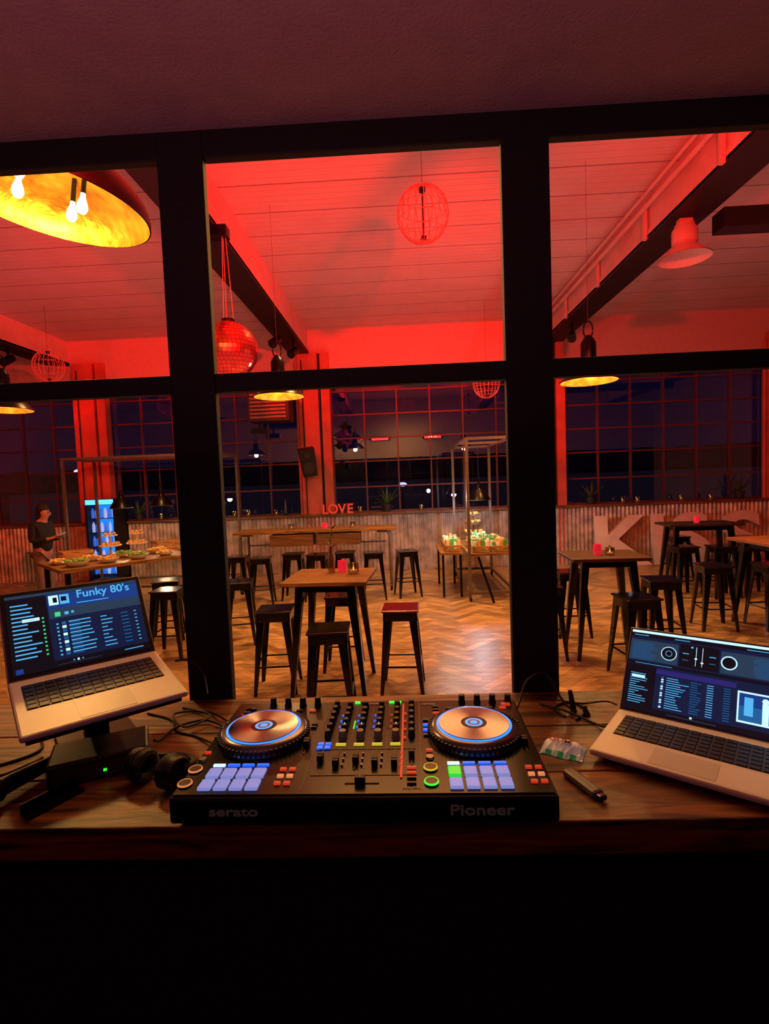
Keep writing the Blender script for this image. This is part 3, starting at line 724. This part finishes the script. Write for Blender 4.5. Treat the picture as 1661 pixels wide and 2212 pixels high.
def fader(x,y,l,pos,vert=True,m=None):
    b=MB()
    if vert: b.box((x,y,T+.0006),(.003,l,.001),m=0);b.box((x,y-l/2+pos*l,T+.007),(.011,.018,.012),m=1);b.box((x,y-l/2+pos*l,T+.0135),(.011,.0015,.0012),m=2)
    else: b.box((x,y,T+.0006),(l,.003,.001),m=0);b.box((x-l/2+pos*l,y,T+.007),(.018,.011,.012),m=1);b.box((x-l/2+pos*l,y,T+.0135),(.0015,.011,.0012),m=2)
    b.obj('fader',[KEY,RUB,STEEL],C,bevel=.0008)
for x in (-.122,.305):
    fader(x,.175,.085,.4)
    for k in range(3): 
        for q in (-.011,.006): btn(x+q-.015*(x<0),.035+k*.022,.011,.007,REDL if k!=1 else ORG)
    for k in range(2): btn(x,.24+k*.014,.012,.005,DGREY)
for x0 in (-.3,.13):
    for k in range(4): knob(x0+.012+k*.035+(.06 if x0>0 else .05),.352,.0075,.02)
    for k in range(3): btn(x0+.01,.3+k*.016,.014,.006,REDL if k==0 else DGREY)
    for k in range(5): btn(x0+.04+k*.03,.322,.014,.005,REDL if k==4 else DGREY)
btn(-.285,.335,.02,.01,DGREY);btn(.3,.34,.02,.01,REDL)
GK=mat('knob_grey',(120,118,120),.4)
for i,x in enumerate((-.054,-.018,.018,.054)):
    for y in (.335,.305,.278,.251,.224): knob(x,y,.0066,.015,RUB,WLB if y<.23 else STEEL)
    knob(x,.196,.008,.016,GK,STEEL)
    btn(x,.166,.02,.005,YEL);btn(x,.181,.012,.003,DGREY)
    fader(x,.112,.07,.25 if i!=1 else .4)
    for k in range(3): btn(x+.012,.09+k*.02,.004,.003,REDL if x>.03 else STEEL)
    for k in range(3): btn(x-.012,.238+k*.027,.004,.003,REDL if x>.03 else BLUD)
for k,y in enumerate((.34,.312,.284,.256,.228,.2)): knob(-.085,y,.0065,.015);knob(.086,y,.0065,.015)
for k in range(2):
    for q in (-.011,.004): btn(-.083+q,.168-k*.014,.011,.008,BLUD)
fader(-.085,.11,.04,.5);fader(.086,.115,.05,.7);fader(0,.035,.06,.45,False)
for k in range(4): btn(.086,.08-k*.016,.016,.005,REDL if k<2 else DGREY)
for k in range(4): btn(.072,.19+k*.036,.006,.004,REDL)
for x in (-.036,.0,.036):
    b=MB()
    for k in range(8): b.box((x,.235+k*.0075,T+.001),(.0025,.004,.002),m=0 if k<5 else 1)
    b.obj('level_meter',[GRN if x<.0 else mat('meter_off',(50,70,50),.5),mat('meter_off2',(80,60,40),.5)],C)
for x in (-.04,-.024,.04,.056): btn(x,.36,.012,.006,GRN if abs(x)>.03 else DGREY)
b=MB();b.box((.0675,.2,T+.001),(.004,.3,.002));b.obj('reflection_strip',emat('strip_reflection_red',(220,25,20),.8),C)  # glowing strip painted on as a red reflection, not a control
LOGO=mat('logo_grey_glow',(100,82,82),.4,.2,emis=(120,90,90),es=.06)  # faint glow in the lettering stands in for ambient light
text('logo','serato',.022,LOGO,C,(-.215,-.0005,.028),(R(90),0,0),.001,.0004,sx=1.5)
text('logo','Pioneer',.025,LOGO,C,(.2,-.0005,.028),(R(90),0,0),.001,.0004,sx=1.35)
text('logo','serato',.012,WHITE,C,(.125,.345,T+.001),(0,0,0),.0003)
text('logo','Pioneer',.012,WHITE,C,(0,.352,T+.001),(0,0,0),.0003)
text('logo','DDJ-SX2',.008,WHITE,C,(.085,.018,T+.001),(0,0,0),.0003)

# ---------------------------------------------------------------- laptops
def laptop(loc,rot,w,d,lidh,recl,label,bez):
    t=thing('laptop',label,'laptop',loc,rot)
    b=MB();b.box((0,0,0),(w,d,.014));b.obj('base',ALU,t,bevel=.005)
    kb=MB().box((0,d*.13,.0073),(w*.86,d*.46,.0012)).obj('keyboard',mat('kb_well',(34,34,40),.5),t)
    KM_=mat('key_cap',(9,9,13),.45)
    kme=None;nx=13;ny=6;pw=w*.86/nx;pd=d*.46/ny
    for j in range(ny):
        for i in range(nx):
            loc_=(-w*.43+pw*(i+.5),d*.13-d*.23+pd*(j+.5),.0088)
            if kme is None:
                k0=MB().box((0,0,0),(pw*.82,pd*.8,.0016)).obj('key',KM_,kb,loc_,bevel=.0006);kme=k0
            else:
                k1=k0.copy();COL.objects.link(k1);k1.parent=kb;k1.location=loc_
    MB().box((0,-d*.31,.0072),(w*.34,d*.3,.0008)).obj('trackpad',mat('trackpad',(205,200,190),.4,.1,var=0),t)
    lid=MB().box((0,.003,lidh/2),(w,.006,lidh)).obj('lid',mat('lid_alu',(150,150,152),.35,.7),t,(0,d/2-.004,.006),(R(-recl),0,0),bevel=.002)
    MB().box((0,-.0003,lidh/2),(w-.006,.001,lidh-.006)).obj('bezel',BLKP,lid)
    sw,sh=w-2*bez,lidh-2*bez
    return t,lid,sw,sh,bez
def scr(lid,sw,sh,bez,items,mats,dials=()):
    b=MB()
    for (u0,v0,u1,v1,m,*rest) in items:
        lay=rest[0] if rest else 1
        b.box((-sw/2+(u0+u1)/2*sw,-.001-.00025*lay,bez+(v0+v1)/2*sh),((u1-u0)*sw,.0003,(v1-v0)*sh),m=m)
    for (u,v,r0,r1,m) in dials:
        for k in range(32):
            a0=k*math.pi/16;a1=(k+1)*math.pi/16;cx=-sw/2+u*sw;cz=bez+v*sh
            b.poly([(cx+r0*math.cos(a0),-.0024,cz+r0*math.sin(a0)),(cx+r1*math.cos(a0),-.0024,cz+r1*math.sin(a0)),(cx+r1*math.cos(a1),-.0024,cz+r1*math.sin(a1)),(cx+r0*math.cos(a1),-.0024,cz+r0*math.sin(a1))] if r0 else [(cx,-.0023,cz),(cx+r1*math.cos(a0),-.0023,cz+r1*math.sin(a0)),(cx+r1*math.cos(a1),-.0023,cz+r1*math.sin(a1))],m)
    return b.obj('screen',mats,lid)
SB=emat('scr_base',(5,26,58),1);SH=emat('scr_head',(12,58,132),1);ST=emat('scr_text',(85,185,245),1);SD=emat('scr_dark',(2,9,18),1);SG=emat('scr_green',(60,220,140),1);SW=emat('scr_white',(190,235,255),1.3);SM=emat('scr_mid',(25,95,155),1);SP=emat('scr_purple',(38,36,110),1);SGY=emat('scr_grey',(38,66,92),.8)
SMATS=[SB,SH,ST,SD,SG,SW,SM,SP,SGY]
LT=(R(9),0,R(41.5))
t,lid,sw,sh,bz=laptop((-.7085,1.143,1.45),LT,.32,.25,.222,41,'silver laptop with blue music playlist on screen, raised on a stand',.012)
it=[(0,0,1,1,0,0),(.29,.76,1,.96,1,1),(.29,.63,1,.76,8,1),(0,0,.28,.96,3,1),(0,.0,1,.09,3,2),(0,.965,1,1,8,2)]
it+=[(.3,.81,.37,.94,5,2),(.33,.84,.36,.91,3,3),(.38,.81,.45,.94,2,2),(.39,.85,.43,.91,3,3),(.5,.79,.75,.8,2,3),(.33,.65,.37,.71,4,3),(.4,.66,.43,.7,2,3),(.45,.67,.47,.7,2,3)]
rnd=random.Random(3)
for i in range(14):
    v=.86-i*.052;it.append((.03,v,.03+.1+.09*rnd.random(),v+.016,2,3))
    if i>3: it.append((.235,v,.25,v+.02,4,3))
it.append((.1,.64,.22,.68,5,3))
for i in range(9):
    v=.54-i*.05
    it+=[(.33,v,.345,v+.02,2,3),(.37,v-.005,.4,v+.03,5 if i%2 else 6,3),(.42,v+.015,.42+.1+.1*rnd.random(),v+.028,2,3),(.42,v-.003,.5,v+.007,6,3),(.66,v+.008,.7+.06*rnd.random(),v+.02,2,3),(.82,v+.008,.88,v+.02,6,3),(.93,v+.008,.95,v+.02,2,3)]
it+=[(.3,.03,.62,.036,8,3),(.44,.045,.455,.07,5,3),(.41,.05,.42,.065,2,3),(.475,.05,.485,.065,2,3),(.02,.015,.07,.075,1,3),(.8,.04,.95,.05,2,3)]
scr(lid,sw,sh,bz,it,SMATS)
text('screen_text',"Funky 80's",.03,ST,lid,(-sw/2+.72*sw,-.0019,bz+.865*sh),(R(90),0,0),.0001,.0004)
stt=thing('laptop_stand','black pedestal laptop stand','laptop stand',(-.7085,1.143,0),(0,0,R(41.5)))
MB().box((0,0,1.4345),(.3,.22,.012),(R(9),0,0)).obj('plate',BLK,stt,bevel=.002)
MB().box((0,.06,1.385),(.05,.03,.12)).obj('column',BLK,stt);MB().box((0,.07,1.324),(.16,.1,.008)).obj('foot',BLK,stt,bevel=.002)
t,lid,sw,sh,bz=laptop((.555,1.03,DZ+.019),(0,0,R(-37)),.325,.225,.205,35,'silver laptop with blue DJ software on screen',.006)
MB().box((0,0,-.013),(.28,.18,.012)).obj('foot',RUB,t)
it=[(0,0,1,1,0,0),(0,.97,1,1,5,1),(0,.92,1,.965,3,1),(0,.62,.33,.88,8,1),(.6,.62,1,.88,8,1),(.34,.62,.59,.9,3,1),(0,.0,.2,.56,3,1),(.2,.48,.7,.54,7,1),(0,0,1,.06,3,2),(0,.57,1,.6,3,2)]
for i in range(14): it.append((.02,.635+i*.016,.14+.05*rnd.random(),.639+i*.016,6,2))
for i in range(14): it.append((.82-.03*rnd.random(),.635+i*.016,.98,.639+i*.016,6,2))
it+=[(.445,.65,.448,.88,5,2),(.485,.65,.488,.88,5,2),(.438,.73,.455,.745,5,3),(.478,.69,.495,.705,5,3),(.41,.86,.425,.88,2,3),(.36,.7,.4,.71,6,3),(.53,.7,.57,.71,6,3),(.36,.78,.4,.79,2,3),(.53,.78,.57,.79,2,3)]
for i in range(14):
    v=.445-i*.027
    it+=[(.03,v,.07+.09*rnd.random(),v+.008,2,3),(.24,v-.004,.255,v+.013,5 if i%3 else 6,3),(.275,v,.33+.09*rnd.random(),v+.008,2,3),(.43,v,.47+.03*rnd.random(),v+.008,6,3),(.53,v,.57,v+.008,2,3),(.63,v,.67,v+.008,6,3)]
it+=[(.02,.935,.12,.943,2,3),(.3,.935,.4,.943,2,3),(.75,.935,.9,.943,2,3),(.05,.58,.3,.585,2,3),(.71,.12,.93,.46,5,3),(.72,.14,.92,.3,6,4),(.72,.3,.92,.44,1,4),(.85,.14,.885,.36,5,5),(.75,.2,.8,.4,2,5),(.3,.02,.6,.028,8,3),(.44,.035,.455,.055,5,3),(.04,.4,.13,.43,5,4)]
scr(lid,sw,sh,bz,it,SMATS,((.27,.75,.015,.0165,5),(.65,.75,.013,.0155,5),(.27,.75,0,.014,3),(.27,.75,.006,.0072,2),(.65,.75,0,.012,3),(.867,.385,0,.006,5)))

# ---------------------------------------------------------------- desk clutter
t=thing('receiver_box','black wireless receiver box with green LED','electronics box',(-.655,1.05,DZ),R(27))
MB().box((0,0,.026),(.185,.11,.046)).obj('body',PLAS,t,bevel=.006)
MB().box((.0,-.0555,.022),(.16,.002,.03)).obj('front_panel',DGREY,t);MB().box((.01,-.057,.02),(.006,.002,.005)).obj('indicator_led',GRN,t)
for sx in (-.08,.08):
    for sy in (-.04,.04): MB().cyl((sx,sy,0),(sx,sy,.004),.008).obj('foot',RUB,t)
t=thing('headphones','black folded DJ headphones lying on the desk','headphones',(-.502,.98,DZ),R(-20))
for s in (-1,1):
    b=MB();b.cyl((s*.038,0,.034),(s*.06,0,.034),.033,.03,28);b.obj('ear_cup',PLAS,t,smooth=True,bevel=.004)
    b=MB();b.tube([(s*.03,.024*math.cos(k*.524),.034+.023*math.sin(k*.524)) for k in range(12)],.01,closed=True,seg=8);b.obj('ear_pad',RUB,t,smooth=True)
b=MB();b.tube([(.056*math.cos(k*math.pi/12)*1.0,.01+.07*math.sin(k*math.pi/12),.04-.025*math.sin(k*math.pi/12)) for k in range(13)],.008,seg=8);b.obj('headband',RUB,t,smooth=True)
t=thing('microphone','black handheld microphone lying on the desk','microphone',(-.775,.975,DZ+.026),(0,0,R(254)))
MB().cyl((-.1,0,-.01),(.05,0,0),.012,.018,20).obj('handle',BLK,t,smooth=True)
MB().sph((.075,0,0),.026,20,sc=(1.1,1,1)).obj('grille',mat('mic_mesh',(55,55,60),.4,.8,bump=.8,bscale=900),t,smooth=True)
MB().cyl((.045,0,0),(.055,0,0),.024,seg=20).obj('collar',BLK,t)
t=thing('metal_bracket','small dark metal bracket on the desk','bracket',(-.675,.925,DZ),R(62))
b=MB();b.box((0,0,.004),(.1,.03,.006));b.box((0,.013,.012),(.1,.004,.02));b.obj('bar',BLK,t)
t=thing('gum_packet','crumpled white and green chewing gum packet','packet',(.318,1.075,DZ),R(-28))
bm=bmesh.new();gx,gy=14,8;vv={}
for i in range(gx+1):
    for j in range(gy+1):
        u=i/gx;v=j/gy;h=.024*math.sin(math.pi*v)*(math.sin(math.pi*u)**.4)+.003*random.random()
        vv[i,j]=bm.verts.new(((u-.5)*.085,(v-.5)*.06+.002*math.sin(u*9),h+.0005))
for i in range(gx):
    for j in range(gy):
        fc=bm.faces.new((vv[i,j],vv[i+1,j],vv[i+1,j+1],vv[i,j+1]));fc.material_index=0 if (1<=j<=5 and 1<=i<=12) else (1 if (i//2)%2 else 2)
me=bpy.data.meshes.new('wrapper');bm.to_mesh(me);bm.free()
for m in (mat('gum_white',(250,250,245),.4,emis=(255,255,240),es=.05),mat('gum_green',(60,220,120),.4,emis=(40,200,90),es=.05),mat('gum_teal',(225,245,235),.4,emis=(200,255,230),es=.04)): me.materials.append(m)
o=bpy.data.objects.new('wrapper',me);COL.objects.link(o);o.parent=t
text('print','GUM',.02,RED,t,(-.004,-.012,.0265),(0,0,0),.0002,.0004)
t=thing('vape_pen','slim dark grey vape pen on the desk','vape pen',(.315,.95,DZ),R(-68))
MB().box((0,0,.008),(.088,.025,.014)).obj('body',mat('vape_grey',(88,86,88),.4,.2),t,bevel=.006);MB().box((.049,0,.008),(.014,.016,.009)).obj('mouthpiece',BLKG,t,bevel=.003)
def cable(pts,r=.0028,lab='thin black cable on the desk',sm=6,m=RUB):
    o=MB().tube([(x,y,DZ+z) for x,y,z in pts],r,smooth=sm,seg=8).obj('cable',m,smooth=True);tag(o,lab,'cable','desk cables')
cable([(.245,1.2,.03),(.27,1.27,.02),(.30,1.31,.06),(.35,1.33,.07),(.38,1.28,.02),(.40,1.25,.004)],lab='thin black cable curling behind the controller')
cable([(.33,1.30,.004),(.38,1.24,.01),(.42,1.2,.003),(.44,1.16,.01),(.47,1.19,.012)],lab='black cable running to the laptop')
cable([(.36,1.33,.004),(.42,1.28,.012),(.45,1.3,.003),(.48,1.27,.02),(.5,1.25,.02)],.0022)
cable([(.39,1.21,.003),(.43,1.26,.003),(.41,1.31,.003),(.36,1.28,.003),(.37,1.23,.003)],.003,'loop of black cable behind the laptop')
for (x,y,h_) in ((.40,1.26,.05),(.425,1.235,.02)):
    o=MB().cyl((x,y,DZ),(x-.005,y+.01,DZ+h_),.008,.005,12).obj('cable_plug',RUB,smooth=True);tag(o,'black cable plug standing on the desk','plug','cable plugs')
cable([(-.44,1.12,.01),(-.5,1.17,.003),(-.56,1.2,.003),(-.6,1.26,.003),(-.68,1.3,.003)])
cable([(-.42,1.18,.01),(-.5,1.24,.009),(-.56,1.21,.009),(-.58,1.16,.003),(-.575,1.12,.02)],.003,'black cable to the receiver box')
cable([(-.43,1.2,.02),(-.52,1.3,.003),(-.6,1.28,.009),(-.54,1.2,.012),(-.5,1.26,.012),(-.6,1.33,.003)],.0025,'tangled black cable by the post')
cable([(-.95,1.1,.003),(-.86,1.02,.003),(-.82,1.06,.004),(-.81,1.08,.004),(-.84,.95,.003),(-.95,.9,.003)],.003,'black cable looping near the microphone')
cable([(-.52,1.3,.05),(-.55,1.35,.09),(-.59,1.36,.12),(-.62,1.345,.125)],.003,'black cable hanging behind the laptop')
cable([(-1.0,1.0,.003),(-.9,1.05,.003),(-.84,1.12,.003),(-.9,1.2,.003)],.003)

# ---------------------------------------------------------------- lights
def spot(name,loc,tgt,p,col,ang,bl=.8,size=.06):
    o=light(name,'SPOT',loc,p,col,None,size,spot=ang,blend=bl);aim(o,tgt);return o
spot('stage_wash_light',(1.3,1.75,3.62),(-2.0,6.4,4.95),3600,(255,10,8),42)
spot('stage_wash_light',(1.2,1.75,3.62),(.3,11,4.9),4600,(255,14,6),32)
spot('stage_wash_light',(-.8,1.75,3.62),(-7,8,4.7),1800,(255,22,16),66)
spot('stage_wash_light',(1.4,1.75,3.62),(5.5,9,4.9),900,(255,26,24),75)
spot('stage_wash_light',(-.6,1.75,3.62),(-1.78,5.6,3.4),500,(255,24,12),14)  # narrow spot added to turn the disco ball bright red
light('ceiling_fill','AREA',(-1,6.2,2.35),135,(255,92,108),None,14,rot=(R(180),0,0),sy=6)  # added mid-hall fill with no fixture, brightens the ceiling
for (x,y,p) in ((-.3,6.6,760),(2.2,7.6,700),(-3.6,7.5,600),(4.8,5.6,520),(.6,9.3,420)):
    light('floor_fill_light','SPOT',(x,y,5.0),p,(255,178,100),None,.2,spot=105,blend=1)  # unseen warm fills added under the ceiling to brighten the floor
for x in (-6.7,-1.75,3.1): spot('column_fill',(x-.9,9.2,4.3),(x,11.1,3.0),170,(255,20,8),50)  # red spots without fixtures, added to redden the columns
light('booth_fill','AREA',(-.4,-.6,1.95),25,(255,140,160),None,1.6,rot=(R(180),0,0))  # added fill behind the camera for the booth ceiling
light('booth_warm_fill','AREA',(.2,2.8,3.4),50,(255,178,95),None,1.6,rot=(R(-48),0,0))  # unseen warm fill added on the hall side for desk and laptops
light('stall_fill','POINT',(.72,8.35,1.6),26,(255,240,220),None,.05)  # extra fill with no lamp body, added to brighten the stall
